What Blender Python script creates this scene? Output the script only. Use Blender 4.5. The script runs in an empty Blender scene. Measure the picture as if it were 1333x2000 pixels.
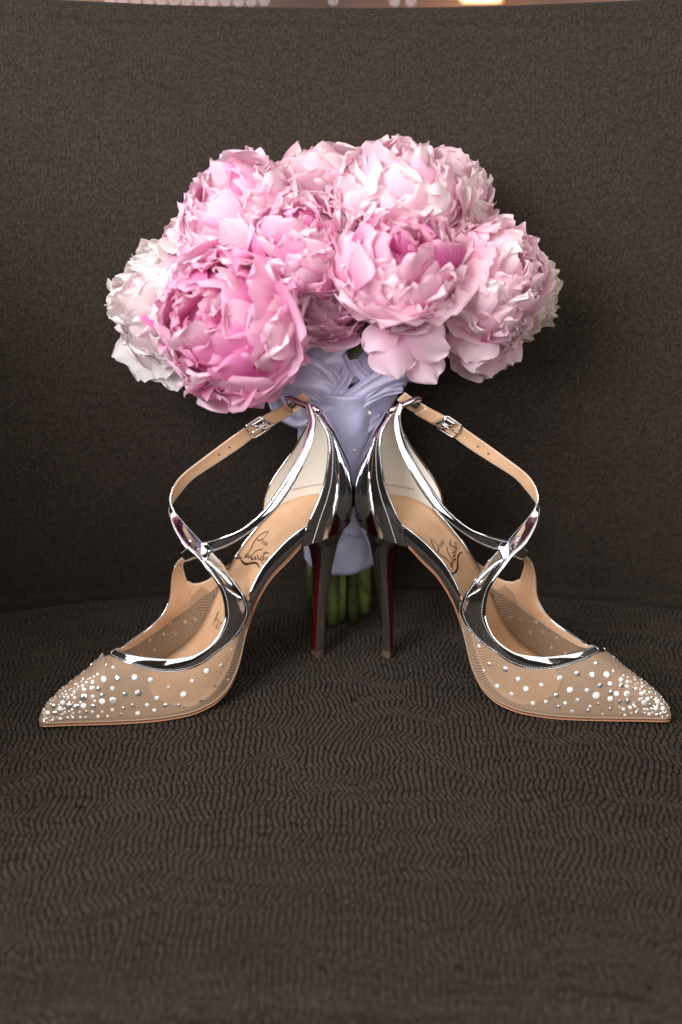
import bpy, bmesh, math, random
import numpy as np
from mathutils import Vector, Matrix, noise as mn
R = math.radians
scene = bpy.context.scene
COL = scene.collection
random.seed(7)

# ------------------------------------------------------------------ camera
cam_d = bpy.data.cameras.new('camera'); cam = bpy.data.objects.new('camera', cam_d); COL.objects.link(cam)
cam.location = (-.0088, -.80, .487)
cam.rotation_euler = (R(90 - 24), 0, 0)
cam_d.sensor_fit = 'VERTICAL'; cam_d.sensor_height = 36.0
cam_d.lens = 2222 / 2000 * 36.0
cam_d.clip_start = .02; cam_d.clip_end = 50
cam_d.dof.use_dof = True; cam_d.dof.focus_distance = .855; cam_d.dof.aperture_fstop = 2.8
scene.camera = cam
scene.render.resolution_x = 682; scene.render.resolution_y = 1024

# ------------------------------------------------------------------ world and lamps
w_ = bpy.data.worlds.new('World'); scene.world = w_; w_.use_nodes = True
wn_ = w_.node_tree.nodes; wl_ = w_.node_tree.links
bg_ = wn_['Background']; bg_.inputs['Color'].default_value = (.62, .55, .5, 1); bg_.inputs['Strength'].default_value = .03

def area(name, loc, target, sx, sy, power, color):
    d = bpy.data.lights.new(name, 'AREA'); d.shape = 'RECTANGLE'; d.size = sx; d.size_y = sy
    d.energy = power; d.color = color
    o = bpy.data.objects.new(name, d); COL.objects.link(o); o.location = loc
    o.rotation_euler = (Vector(target) - Vector(loc)).to_track_quat('-Z', 'Y').to_euler()
    return o
area('window_light', (-1.05, -1.2, 1.1), (0, .05, .2), .9, 1.2, 50, (.96, .97, 1.0))
area('side_window_light', (1.35, -.95, .85), (0, .05, .15), .45, 1.0, 9, (1, .98, .96))
area('rear_window_light', (.15, -2.0, .85), (0, .05, .15), .75, 1.2, 8.5, (1, .97, .93))
area('ceiling_bounce_light', (0, -1.1, 2.1), (0, -1.1, 0), 2.8, 3.0, 37, (1, .95, .87))

scene.view_settings.view_transform = 'Standard'; scene.view_settings.look = 'None'
scene.view_settings.exposure = 0; scene.view_settings.gamma = 1

# ------------------------------------------------------------------ helpers
def ip(xs, ys):
    xs = np.array(xs, float); ys = np.array(ys, float); m = np.gradient(ys, xs)
    def f(x):
        x = np.asarray(x, float); i = np.clip(np.searchsorted(xs, x) - 1, 0, len(xs) - 2)
        h = xs[i+1] - xs[i]; t = np.clip((x - xs[i]) / h, 0, 1)
        return (2*t**3 - 3*t*t + 1)*ys[i] + (t**3 - 2*t*t + t)*h*m[i] + (3*t*t - 2*t**3)*ys[i+1] + (t**3 - t*t)*h*m[i+1]
    return f

def catmull(pts, n):
    """resample a polyline of points to n points on a smooth spline of even spacing"""
    P = np.array(pts, float)
    P = np.vstack([2*P[0] - P[1], P, 2*P[-1] - P[-2]])
    out = []
    for i in range(1, len(P) - 2):
        for t in np.linspace(0, 1, 12, endpoint=False):
            a, b, c, d = P[i-1], P[i], P[i+1], P[i+2]
            out.append(.5*((2*b) + (-a + c)*t + (2*a - 5*b + 4*c - d)*t*t + (-a + 3*b - 3*c + d)*t**3))
    out.append(P[-2]); out = np.array(out)
    s = np.r_[0, np.cumsum(np.linalg.norm(np.diff(out, axis=0), axis=1))]
    q = np.linspace(0, s[-1], n)
    return np.stack([np.interp(q, s, out[:, k]) for k in range(out.shape[1])], 1)

def pair_resample(L, Rr, n):
    """left and right edges resampled together, so that their points keep facing each other"""
    return np.split(catmull(np.hstack([np.array(L, float), np.array(Rr, float)]), n), 2, axis=1)

def mesh_obj(name, verts, faces, mats, parent=None, smooth=True, fm=None, uvs=None):
    me = bpy.data.meshes.new(name)
    me.from_pydata([tuple(map(float, v)) for v in verts], [], faces)
    for m in (mats if isinstance(mats, (list, tuple)) else [mats]): me.materials.append(m)
    if fm is not None: me.polygons.foreach_set('material_index', fm)
    if smooth: me.polygons.foreach_set('use_smooth', [True]*len(me.polygons))
    if uvs is not None:
        uv = me.uv_layers.new(name='UVMap'); li = np.empty(len(me.loops), int); me.loops.foreach_get('vertex_index', li)
        uv.data.foreach_set('uv', np.array(uvs, float)[li].ravel())
    me.update()
    o = bpy.data.objects.new(name, me); COL.objects.link(o)
    if parent: o.parent = parent
    return o

def empty(name, loc=(0, 0, 0), rz=0):
    o = bpy.data.objects.new(name, None); COL.objects.link(o); o.location = loc; o.rotation_euler = (0, 0, rz)
    o.empty_display_size = .02
    return o

def tag(o, label=None, cat=None, group=None, kind=None):
    if label: o['label'] = label
    if cat: o['category'] = cat
    if group: o['group'] = group
    if kind: o['kind'] = kind
    return o

def gridf(nu, nv, off=0, wrap=False):
    f = []
    for i in range(nu - 1):
        for j in range(nv - (0 if wrap else 1)):
            k = (j + 1) % nv
            f.append((off + i*nv + j, off + i*nv + k, off + (i+1)*nv + k, off + (i+1)*nv + j))
    return f

def tube(path, r, seg=8, closed=False, caps=True):
    """verts, faces of a tube along path; r a number or one per point"""
    P = np.array(path, float); n = len(P)
    r = np.full(n, r) if np.isscalar(r) else np.array(r, float)
    if closed: T = np.roll(P, -1, 0) - np.roll(P, 1, 0)
    else: T = np.gradient(P, axis=0)
    T /= np.linalg.norm(T, axis=1)[:, None] + 1e-12
    a = np.array([0, 0, 1.]) if abs(T[0][2]) < .9 else np.array([1., 0, 0])
    N = np.cross(T[0], a); N /= np.linalg.norm(N); vs = []
    for i in range(n):
        N = N - T[i]*(N @ T[i]); N /= np.linalg.norm(N); B = np.cross(T[i], N)
        for k in range(seg):
            q = 2*math.pi*k/seg; vs.append(P[i] + r[i]*(math.cos(q)*N + math.sin(q)*B))
    f = gridf(n, seg, wrap=True)
    if closed: f += [((n-1)*seg + k, (n-1)*seg + (k+1) % seg, (k+1) % seg, k) for k in range(seg)]
    elif caps: f += [tuple(range(seg))[::-1], tuple((n-1)*seg + k for k in range(seg))]
    return np.array(vs), f

class Acc:
    def __init__(s): s.v = []; s.f = []; s.m = []; s.n = 0
    def add(s, v, f, m=0):
        s.v.append(np.array(v, float)); s.f += [tuple(i + s.n for i in q) for q in f]; s.m += [m]*len(f); s.n += len(v)
    def obj(s, name, mats, parent=None, smooth=True):
        return mesh_obj(name, np.vstack(s.v), s.f, mats, parent, smooth, s.m)

def vnoise(x, y, seed=0):
    """smooth value noise on arrays, about -1..1"""
    rs = np.random.RandomState(seed); T = rs.rand(64, 64)*2 - 1
    xi = np.floor(x).astype(int); yi = np.floor(y).astype(int); fx = x - xi; fy = y - yi
    fx = fx*fx*(3 - 2*fx); fy = fy*fy*(3 - 2*fy)
    g = lambda a, b: T[a % 64, b % 64]
    return (g(xi, yi)*(1-fx) + g(xi+1, yi)*fx)*(1-fy) + (g(xi, yi+1)*(1-fx) + g(xi+1, yi+1)*fx)*fy

# ------------------------------------------------------------------ materials
def mat(name, color=(.5, .5, .5), rough=.5, metal=0., **kw):
    m = bpy.data.materials.new(name); m.use_nodes = True
    b = m.node_tree.nodes['Principled BSDF']
    b.inputs['Base Color'].default_value = (*color, 1); b.inputs['Roughness'].default_value = rough
    b.inputs['Metallic'].default_value = metal
    for k, v in kw.items(): b.inputs[k.replace('_', ' ')].default_value = v
    return m
def nd(m, t, **kw):
    n = m.node_tree.nodes.new(t)
    for k, v in kw.items(): setattr(n, k, v)
    return n
def bump_noise(m, scale, strength, dist=.001, detail=3, stretch=None):
    L = m.node_tree.links; b = m.node_tree.nodes['Principled BSDF']
    tc = nd(m, 'ShaderNodeTexCoord'); no = nd(m, 'ShaderNodeTexNoise'); bp = nd(m, 'ShaderNodeBump')
    no.inputs['Scale'].default_value = scale; no.inputs['Detail'].default_value = detail
    bp.inputs['Strength'].default_value = strength; bp.inputs['Distance'].default_value = dist
    src = tc.outputs['Object']
    if stretch:
        mp = nd(m, 'ShaderNodeMapping'); mp.inputs['Scale'].default_value = stretch; L.new(src, mp.inputs[0]); src = mp.outputs[0]
    L.new(src, no.inputs['Vector']); L.new(no.outputs['Fac'], bp.inputs['Height']); L.new(bp.outputs[0], b.inputs['Normal'])
    return no
def vary(m, c1, c2, scale, detail=4, stretch=None, lo=.3, hi=.7):
    L = m.node_tree.links; b = m.node_tree.nodes['Principled BSDF']
    tc = nd(m, 'ShaderNodeTexCoord'); no = nd(m, 'ShaderNodeTexNoise'); cr = nd(m, 'ShaderNodeValToRGB')
    no.inputs['Scale'].default_value = scale; no.inputs['Detail'].default_value = detail
    cr.color_ramp.elements[0].position = lo; cr.color_ramp.elements[1].position = hi
    cr.color_ramp.elements[0].color = (*c1, 1); cr.color_ramp.elements[1].color = (*c2, 1)
    src = tc.outputs['Object']
    if stretch:
        mp = nd(m, 'ShaderNodeMapping'); mp.inputs['Scale'].default_value = stretch; L.new(src, mp.inputs[0]); src = mp.outputs[0]
    L.new(src, no.inputs['Vector']); L.new(no.outputs['Fac'], cr.inputs[0]); L.new(cr.outputs[0], b.inputs['Base Color'])

M = {}
M['fabric'] = mat('woven_fabric', (.07, .055, .045), .75, Sheen_Weight=.04, Sheen_Roughness=.5, Specular_IOR_Level=.1)
def shade_grooves(m):  # shade painted into the cloth colour: grooves near black, ridges brown
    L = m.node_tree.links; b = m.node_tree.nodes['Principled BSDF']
    at = nd(m, 'ShaderNodeAttribute', attribute_name='relief_shade'); tc = nd(m, 'ShaderNodeTexCoord'); no = nd(m, 'ShaderNodeTexNoise')
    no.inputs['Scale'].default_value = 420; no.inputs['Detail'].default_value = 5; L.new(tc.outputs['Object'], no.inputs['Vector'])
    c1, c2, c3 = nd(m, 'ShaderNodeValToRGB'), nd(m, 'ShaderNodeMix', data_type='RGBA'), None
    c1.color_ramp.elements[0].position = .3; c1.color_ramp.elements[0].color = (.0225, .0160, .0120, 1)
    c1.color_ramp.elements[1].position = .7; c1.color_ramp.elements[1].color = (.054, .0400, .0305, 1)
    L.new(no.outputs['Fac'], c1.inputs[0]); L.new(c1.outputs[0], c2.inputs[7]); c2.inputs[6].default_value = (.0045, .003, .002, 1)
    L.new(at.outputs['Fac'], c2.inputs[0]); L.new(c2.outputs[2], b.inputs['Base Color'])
shade_grooves(M['fabric'])
bump_noise(M['fabric'], 1600, .35, .0006)
M['plain'] = mat('plain_brown_fabric', (.028, .019, .013), .8)
M['silver'] = mat('mirror_silver_leather', (.88, .88, .9), .07, 1.0)
bump_noise(M['silver'], 90, .10, .0012, 2)
M['thread'] = mat('silver_thread', (.75, .75, .77), .35, .7)
M['lining'] = mat('nude_leather', (.66, .40, .235), .48)
vary(M['lining'], (.61, .36, .205), (.70, .44, .265), 60, 4)
bump_noise(M['lining'], 900, .12, .0004)
M['heel_lining'] = mat('cream_heel_lining', (.82, .78, .70), .5)
bump_noise(M['heel_lining'], 700, .1, .0004)
M['red'] = mat('red_lacquer', (.09, .002, .003), .2)
M['edge'] = mat('tan_sole_edge', (.36, .15, .07), .35)
M['toplift'] = mat('brown_rubber', (.09, .05, .032), .6)
M['board'] = mat('taupe_board', (.33, .23, .16), .7)
M['ink'] = mat('dark_brown_ink', (.055, .022, .012), .5)
M['hole'] = mat('punched_hole', (.01, .007, .005), .9)
M['steel'] = mat('polished_steel', (.85, .85, .86), .05, 1.0)
M['pearl'] = mat('pearl', (.85, .82, .78), .12, .3, Coat_Weight=.8)
M['crystal'] = mat('foiled_crystal', (1, .98, .96), .08, .12, Coat_Weight=1.0, Coat_Roughness=.03, Coat_IOR=1.9)

M['crystal_b'] = mat('clear_crystal', (.95, .95, .98), .04, .85, Coat_Weight=1.0, Coat_Roughness=.02, Coat_IOR=1.9)
M['crystal_c'] = mat('warm_crystal', (1, .93, .85), .07, .5, Coat_Weight=1.0, Coat_Roughness=.03, Coat_IOR=1.9)

def make_tulle():
    m = bpy.data.materials.new('nude_tulle'); m.use_nodes = True; N = m.node_tree.nodes; L = m.node_tree.links
    b = N['Principled BSDF']; out = N['Material Output']
    b.inputs['Base Color'].default_value = (.46, .305, .195, 1); b.inputs['Roughness'].default_value = .55
    b.inputs['Sheen Weight'].default_value = .3
    uv = nd(m, 'ShaderNodeUVMap'); sp = nd(m, 'ShaderNodeSeparateXYZ'); L.new(uv.outputs[0], sp.inputs[0])
    def line(src_mul_x, src_mul_y):
        c = nd(m, 'ShaderNodeMath', operation='MULTIPLY'); c.inputs[1].default_value = src_mul_x; L.new(sp.outputs[0], c.inputs[0])
        d = nd(m, 'ShaderNodeMath', operation='MULTIPLY_ADD'); d.inputs[1].default_value = src_mul_y; L.new(sp.outputs[1], d.inputs[0]); L.new(c.outputs[0], d.inputs[2])
        s = nd(m, 'ShaderNodeMath', operation='SINE'); L.new(d.outputs[0], s.inputs[0]); return s
    k = 2*math.pi/1.5
    a, c = line(k, k*.6), line(-k, k*.6)
    mx = nd(m, 'ShaderNodeMath', operation='MAXIMUM'); L.new(a.outputs[0], mx.inputs[0]); L.new(c.outputs[0], mx.inputs[1])
    mr = nd(m, 'ShaderNodeMapRange'); mr.inputs[1].default_value = .2; mr.inputs[2].default_value = .9; mr.inputs[3].default_value = .24; mr.inputs[4].default_value = .84
    L.new(mx.outputs[0], mr.inputs[0])
    tr = nd(m, 'ShaderNodeBsdfTransparent'); mix = nd(m, 'ShaderNodeMixShader')
    L.new(mr.outputs[0], mix.inputs[0]); L.new(tr.outputs[0], mix.inputs[1]); L.new(b.outputs[0], mix.inputs[2]); L.new(mix.outputs[0], out.inputs[0])
    return m
M['tulle'] = make_tulle()

def make_petal(name, pale, mid, deep, deep_at=.45):
    m = bpy.data.materials.new(name); m.use_nodes = True; N = m.node_tree.nodes; L = m.node_tree.links
    b = N['Principled BSDF']; out = N['Material Output']
    uv = nd(m, 'ShaderNodeUVMap'); sp = nd(m, 'ShaderNodeSeparateXYZ'); L.new(uv.outputs[0], sp.inputs[0])
    mp = nd(m, 'ShaderNodeMapping'); mp.inputs['Scale'].default_value = (26, 1.6, 1); L.new(uv.outputs[0], mp.inputs[0])
    oi = nd(m, 'ShaderNodeObjectInfo')
    cb = nd(m, 'ShaderNodeCombineXYZ'); ml = nd(m, 'ShaderNodeMath', operation='MULTIPLY'); ml.inputs[1].default_value = 37; L.new(oi.outputs['Random'], ml.inputs[0])
    L.new(ml.outputs[0], cb.inputs[2]); ad = nd(m, 'ShaderNodeVectorMath', operation='ADD'); L.new(mp.outputs[0], ad.inputs[0]); L.new(cb.outputs[0], ad.inputs[1])
    no = nd(m, 'ShaderNodeTexNoise'); no.inputs['Scale'].default_value = 1; no.inputs['Detail'].default_value = 4; L.new(ad.outputs[0], no.inputs['Vector'])
    # position along the petal shifted a little by veins and by petal
    f = nd(m, 'ShaderNodeMath', operation='MULTIPLY_ADD'); f.inputs[1].default_value = .30; L.new(no.outputs['Fac'], f.inputs[0])
    g = nd(m, 'ShaderNodeMath', operation='MULTIPLY_ADD'); g.inputs[1].default_value = .45; L.new(oi.outputs['Random'], g.inputs[0]); L.new(sp.outputs[1], g.inputs[2])
    h = nd(m, 'ShaderNodeMath', operation='SUBTRACT'); h.inputs[1].default_value = .36; L.new(g.outputs[0], h.inputs[0]); L.new(h.outputs[0], f.inputs[2])
    cr = nd(m, 'ShaderNodeValToRGB'); e = cr.color_ramp.elements
    e[0].position = max(0, deep_at - .28); e[0].color = (*deep, 1); e[1].position = 1.0; e[1].color = (*pale, 1)
    k = cr.color_ramp.elements.new(deep_at + .22); k.color = (*mid, 1)
    L.new(f.outputs[0], cr.inputs[0]); L.new(cr.outputs[0], b.inputs['Base Color'])
    b.inputs['Roughness'].default_value = .55; b.inputs['Sheen Weight'].default_value = .15
    b.inputs['Specular IOR Level'].default_value = .3
    bp = nd(m, 'ShaderNodeBump'); bp.inputs['Strength'].default_value = .25; bp.inputs['Distance'].default_value = .0008
    L.new(no.outputs['Fac'], bp.inputs['Height']); L.new(bp.outputs[0], b.inputs['Normal'])
    tl = nd(m, 'ShaderNodeBsdfTranslucent'); L.new(cr.outputs[0], tl.inputs[0]); mix = nd(m, 'ShaderNodeMixShader'); mix.inputs[0].default_value = .44
    L.new(b.outputs[0], mix.inputs[1]); L.new(tl.outputs[0], mix.inputs[2]); L.new(mix.outputs[0], out.inputs[0])
    return m
PET = {
 'white': make_petal('blush_white_petal', (.98, .91, .90), (.95, .79, .82), (.85, .42, .56), .15),
 'vivid': make_petal('vivid_pink_petal', (.96, .58, .76), (.92, .38, .64), (.72, .09, .40), .48),
 'pink':  make_petal('soft_pink_petal', (.97, .74, .83), (.95, .55, .73), (.78, .18, .46), .34),
 'pale':  make_petal('pale_pink_petal', (.98, .77, .83), (.95, .60, .72), (.80, .22, .46), .26),
 'blush': make_petal('blush_pink_petal', (.98, .74, .83), (.95, .58, .73), (.80, .19, .46), .28),
 'cream': make_petal('cream_petal', (.93, .82, .74), (.90, .72, .68), (.78, .42, .48), .12),
 'deep':  make_petal('magenta_petal', (.95, .60, .74), (.78, .20, .46), (.50, .025, .22), .46),
}
M['green'] = mat('stem_green', (.16, .24, .05), .4)
vary(M['green'], (.06, .085, .018), (.33, .42, .12), 70, 4, (1, 1, .25))
M['green_dark'] = mat('stem_dark_green', (.06, .08, .02), .45)
vary(M['green_dark'], (.025, .03, .01), (.14, .17, .05), 60, 4, (1, 1, .3))
M['leaf'] = mat('leaf_green', (.035, .075, .02), .45)
vary(M['leaf'], (.02, .05, .012), (.06, .12, .03), 80, 4)
M['satin'] = mat('lavender_satin', (.70, .68, .94), .27, 0, Sheen_Weight=.25, Specular_IOR_Level=.85, Anisotropic=.5)
bump_noise(M['satin'], 55, .55, .003, 5, (1.6, 1, .7))
# ------------------------------------------------------------------ the shoe, in millimetres
# u runs from the heel tip to the toe, v across (plus = the side turned to the camera), z up
zs = ip([-30,-3,10,16,25,37,50,63,72,82,90,101,118,140,180,228],[124,124,122,120,115,103,91,72,54,28,16,8,3,1,1,4])
zi = ip([-30,0,12,25,35,45,55,62,68,75,82,90,100,115,140,180,215,228],[133,133,131,126,119,110,100,90,80,66,48,32,20,11,7,8,9,9])
wd = ip([-29.5,-28.5,-26,-20,-10,0,15,25,40,55,63,72,82,90,101,118,140,160,180,200,215,223,227,228.5],[0,5,11,18,23,25,25.5,25,22.5,21.5,22,25,30,33,36,37,33,26.5,19,11.5,6.5,4,2,0])
Ht = ip([60,85,95,105,120,135,150,165,173,190,202,212,220,226,228.5],[170,140,122,104,84,70,59,51.5,48,38,32.5,27,21,14,9])
def surf(u, ph):
    c, s = np.cos(ph), np.sin(ph)
    return np.stack([u + 0*ph, wd(u)*np.sign(c)*np.abs(c)**.8, zs(u) + 2 + (Ht(u) - zs(u) - 2)*np.abs(s)**.75], -1)
def surf_n(u, ph):
    p = surf(np.array(u, float), np.array(ph)); e = .02
    a = surf(np.array(u + .8), np.array(ph)) - surf(np.array(u - .8), np.array(ph))
    b = surf(np.array(float(u)), np.array(ph + e)) - surf(np.array(float(u)), np.array(ph - e))
    n = np.cross(a, b); n /= np.linalg.norm(n) + 1e-9
    if n[2]*abs(math.sin(ph)) + n[1]*math.cos(ph) < 0: n = -n
    return p, n

STRAP_A_L = [[172.0, 1.5, 48.5], [162.5, 14.9, 47.1], [144.5, 26.9, 41.9], [129.0, 32.8, 40.7], [114.5, 35.2, 43.2], [101.5, 34.7, 49.3], [87.5, 31.6, 53.9], [75.5, 26.6, 60.9], [69.3, 24.0, 70.6], [71.2, 22.5, 81.7], [74.8, 20.0, 89.7], [81.3, 16.0, 102.2], [87.3, 10.0, 113.7], [94.9, 2.0, 124.6], [101.2, -10.0, 133.1], [106.2, -17.0, 140.9], [108.8, -22.0, 147.0], [108.4, -25.5, 153.0], [104.0, -28.5, 160.5], [95.8, -31.0, 167.1], [79.0, -32.0, 176.5], [61.2, -31.0, 186.9], [44.1, -27.0, 198.0], [30.5, -23.0, 206.0], [17.9, -17.0, 213.5], [6.3, -9.0, 223.7]]
STRAP_A_R = [[166.0, 0.5, 51.0], [157.0, 13.6, 51.5], [138.5, 26.3, 50.0], [128.0, 30.6, 50.2], [118.5, 33.2, 51.0], [108.5, 34.0, 54.8], [100.5, 33.5, 60.2], [94.5, 32.0, 68.4], [91.4, 30.0, 76.6], [91.6, 28.0, 89.4], [94.1, 25.5, 99.5], [100.2, 21.0, 111.5], [105.1, 15.5, 120.6], [111.8, 8.0, 127.9], [114.1, -6.0, 135.0], [112.7, -20.0, 140.6], [107.7, -29.0, 143.6], [103.3, -33.0, 145.8], [97.7, -34.0, 150.6], [87.0, -34.0, 160.2], [67.0, -33.0, 170.2], [48.6, -31.0, 180.1], [31.7, -27.0, 192.2], [20.1, -23.0, 199.0], [9.1, -17.0, 206.8], [-0.0, -9.0, 216.7]]
STRAP_B_L = [[10.4, 3.0, 219.1], [11.0, 10.0, 211.0], [15.7, 16.0, 201.8], [23.3, 21.0, 190.4], [34.0, 25.0, 178.1], [45.1, 27.0, 165.7], [57.6, 27.0, 152.0], [72.9, 22.0, 138.9], [86.0, 14.0, 131.8], [95.6, 5.0, 126.8], [102.0, -3.0, 122.7], [108.5, -12.0, 113.5]]
STRAP_B_R = [[7.6, 5.0, 220.8], [7.1, 14.0, 210.4], [11.0, 20.0, 202.3], [16.9, 25.0, 192.2], [26.1, 29.0, 179.3], [37.1, 31.0, 165.3], [49.7, 31.0, 151.6], [62.9, 27.0, 139.7], [78.2, 19.0, 127.2], [91.9, 10.0, 118.9], [100.4, 2.0, 112.7], [104.3, -9.0, 106.2]]
WING_L = [[163.1, -6.0, 48.1], [157.8, -14.0, 43.3], [148.0, -19.0, 44.7], [138.4, -23.0, 46.4], [129.0, -26.0, 49.6], [120.4, -28.0, 55.4], [115.1, -30.0, 62.1], [112.3, -30.5, 70.2], [111.5, -30.0, 78.3], [110.6, -29.0, 86.1], [108.6, -26.0, 95.3], [106.2, -20.0, 103.1], [102.2, -12.0, 108.7]]
WING_R = [[160.7, -10.0, 43.0], [150.3, -20.0, 37.6], [135.6, -27.0, 38.5], [122.8, -31.0, 41.3], [111.8, -34.0, 44.7], [101.0, -35.0, 49.3], [92.8, -34.0, 56.9], [93.5, -32.5, 68.3], [97.1, -32.0, 76.6], [99.8, -30.0, 85.7], [102.0, -26.0, 93.8], [103.1, -20.0, 100.2], [101.7, -13.0, 104.7]]
WING2_L = [[108.6, -32.0, 73.1], [97.5, -32.0, 77.1], [92.5, -32.0, 74.1], [85.9, -30.5, 74.1], [78.0, -27.0, 78.8], [70.9, -24.5, 86.4]]
WING2_R = [[109.4, -34.5, 46.6], [101.0, -35.0, 49.3], [92.0, -34.0, 54.8], [83.3, -31.0, 61.9], [75.9, -27.0, 68.4], [69.5, -24.5, 79.3]]
CRYSTALS = [[173.0, 63.5, 1.38], [184.0, 69.0, 1.15], [181.0, 52.0, 2.76], [172.0, 45.0, 2.3], [160.5, 38.0, 2.3], [150.0, 28.5, 2.3], [176.5, 33.0, 2.19], [185.5, 41.5, 1.96], [190.0, 47.5, 2.07], [188.5, 59.0, 1.73], [195.5, 50.5, 1.96], [195.5, 61.5, 1.38], [202.0, 55.5, 1.73], [196.5, 37.0, 2.88], [190.5, 32.0, 2.19], [184.0, 29.5, 2.07], [184.5, 21.5, 2.42], [177.0, 19.0, 2.99], [169.0, 23.0, 2.3], [159.5, 20.5, 2.65], [147.5, 12.5, 1.96], [138.5, 17.0, 1.61], [128.5, 9.0, 2.53], [121.5, 14.0, 1.61], [110.0, 13.5, 2.3], [98.0, 9.0, 1.61], [88.0, 8.0, 1.38], [104.5, 4.5, 1.5], [92.5, 1.5, 1.15], [116.5, 2.5, 1.73], [132.5, 4.0, 1.5], [142.5, 6.0, 1.73], [150.0, 4.5, 1.61], [154.5, 8.5, 1.73], [164.5, 10.5, 1.73], [161.5, 4.0, 1.96], [173.0, 4.5, 1.73], [171.0, 9.5, 1.38], [178.5, 9.5, 1.38], [185.5, 9.0, 1.38], [182.0, 4.0, 0.92], [188.5, 5.0, 1.38], [191.0, 18.5, 2.07], [197.5, 22.0, 2.3], [202.0, 24.0, 1.96], [207.5, 29.5, 2.53], [202.5, 41.5, 1.84], [207.0, 50.0, 1.73], [211.0, 44.0, 1.96], [213.5, 31.5, 2.07], [210.5, 18.0, 1.5], [205.0, 13.5, 1.27], [200.5, 13.0, 1.38], [196.0, 12.0, 1.38], [192.0, 11.0, 1.15], [209.0, 8.0, 0.92], [205.5, 6.5, 1.15], [200.5, 6.0, 1.15], [197.0, 5.5, 0.92], [194.0, 4.0, 0.92], [214.0, 8.0, 1.38], [219.5, 9.0, 1.38], [222.0, 40.0, 1.96], [217.5, 25.0, 1.84], [217.5, 49.5, 1.96], [217.5, 61.5, 1.15], [212.5, 68.0, 1.15], [210.0, 59.5, 1.04], [205.5, 71.5, 1.27], [198.5, 65.5, 0.92], [225.0, 20.5, 1.15], [223.5, 6.0, 0.92], [195.5, 76.0, 0.81], [191.0, 72.5, 0.81], [205.5, 32.5, 0.92], [207.5, 62.0, 0.92], [203.5, 72.5, 0.92], [200.0, 80.5, 0.81], [221.0, 17.0, 1.04], [216.5, 12.0, 0.92]]
SIGN = {"C": [[37.5, -7.8], [39.4, -10.8], [42.0, -13.2], [44.5, -14.1], [46.4, -14.0], [49.3, -12.4], [51.9, -10.6], [54.3, -10.3], [56.5, -11.2], [57.8, -11.7]], "C2": [[37.5, -7.8], [39.5, -7.3], [41.9, -6.9], [44.0, -8.0], [45.3, -10.7], [45.5, -13.9]], "L": [[58.6, -16.5], [58.8, -20.2], [59.9, -23.0], [60.7, -23.4], [60.6, -20.6], [59.6, -17.7], [58.5, -15.1], [57.5, -14.0]], "tail": [[58.6, -16.5], [59.1, -12.8], [59.1, -8.0], [58.3, -3.1], [56.7, 0.8], [55.3, 5.0], [54.9, 9.7], [55.6, 14.6]], "o": [[55.0, -11.1], [56.0, -12.0], [56.4, -10.1], [55.8, -8.7], [54.9, -8.9], [55.0, -10.9]], "u": [[54.3, -9.1], [55.5, -7.6], [55.5, -6.0], [54.5, -5.9], [53.8, -6.1], [55.1, -4.7], [55.1, -3.1]], "b": [[47.1, 2.1], [49.0, -1.7], [51.3, -3.8], [53.6, -3.7], [55.0, -2.1], [55.0, 0.2], [53.9, 1.0], [53.3, -0.5], [54.0, -1.2]], "o2": [[51.9, 0.6], [53.2, 0.7], [53.7, 3.1], [52.9, 4.0], [51.8, 2.9], [51.8, 0.7]], "u2": [[50.7, 3.7], [52.5, 5.2], [52.7, 7.1], [51.3, 7.2], [50.1, 6.3], [52.1, 8.2], [52.2, 10.1]], "t": [[46.4, 6.1], [48.6, 7.7], [50.9, 9.7], [52.4, 11.3], [52.4, 12.8]], "tx": [[49.2, 5.0], [47.6, 7.9], [46.1, 13.3]], "i": [[49.5, 10.4], [51.2, 11.9], [51.2, 13.4]], "n": [[49.2, 12.3], [50.9, 13.8], [49.5, 13.4], [49.0, 14.5], [50.5, 15.8], [51.9, 15.8], [52.9, 15.0], [52.9, 13.4]]}

WING_L.insert(0, [170.5, -2.0, 48.0]); WING_R.insert(0, [168.0, -6.5, 45.5])
def ribbon_frames(L, Rr, n):
    A, B = pair_resample(L, Rr, n)
    C = (A + B)/2; T = np.gradient(C, axis=0); T /= np.linalg.norm(T, axis=1)[:, None]
    W = B - A; N = np.cross(T, W); N /= np.linalg.norm(N, axis=1)[:, None]
    for _ in range(6): N[1:-1] = (N[:-2] + 2*N[1:-1] + N[2:])/4
    N /= np.linalg.norm(N, axis=1)[:, None]
    return A, B, T, N
def ribbon_surface(A, B, N, thick, m=9, lift=0., crown=.5):
    n = len(A); x = np.linspace(0, 1, m); vs = []; top = []; bot = []
    for sgn in (1, -1):
        h = thick/2*(1 - .6*np.abs(2*x - 1)**8)
        for i in range(n):
            for j in range(m):
                vs.append(A[i]*(1-x[j]) + B[i]*x[j] + N[i]*(sgn*h[j] + lift + crown*(1 - (2*x[j]-1)**2)))
    f = gridf(n, m); fm = [0]*len(f)
    g = [q[::-1] for q in gridf(n, m, n*m)]; f += g; fm += [1]*len(g)
    k = n*m
    side = []
    for i in range(n-1):
        side.append((i*m, (i+1)*m, k + (i+1)*m, k + i*m)); side.append((i*m + m-1, k + i*m + m-1, k + (i+1)*m + m-1, (i+1)*m + m-1))
    for j in range(m-1):
        side.append((j, k + j, k + j+1, j+1)); o = (n-1)*m; side.append((o + j, o + j+1, k + o + j+1, k + o + j))
    f += side; fm += [0]*len(side)
    return np.array(vs), f, fm
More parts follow.
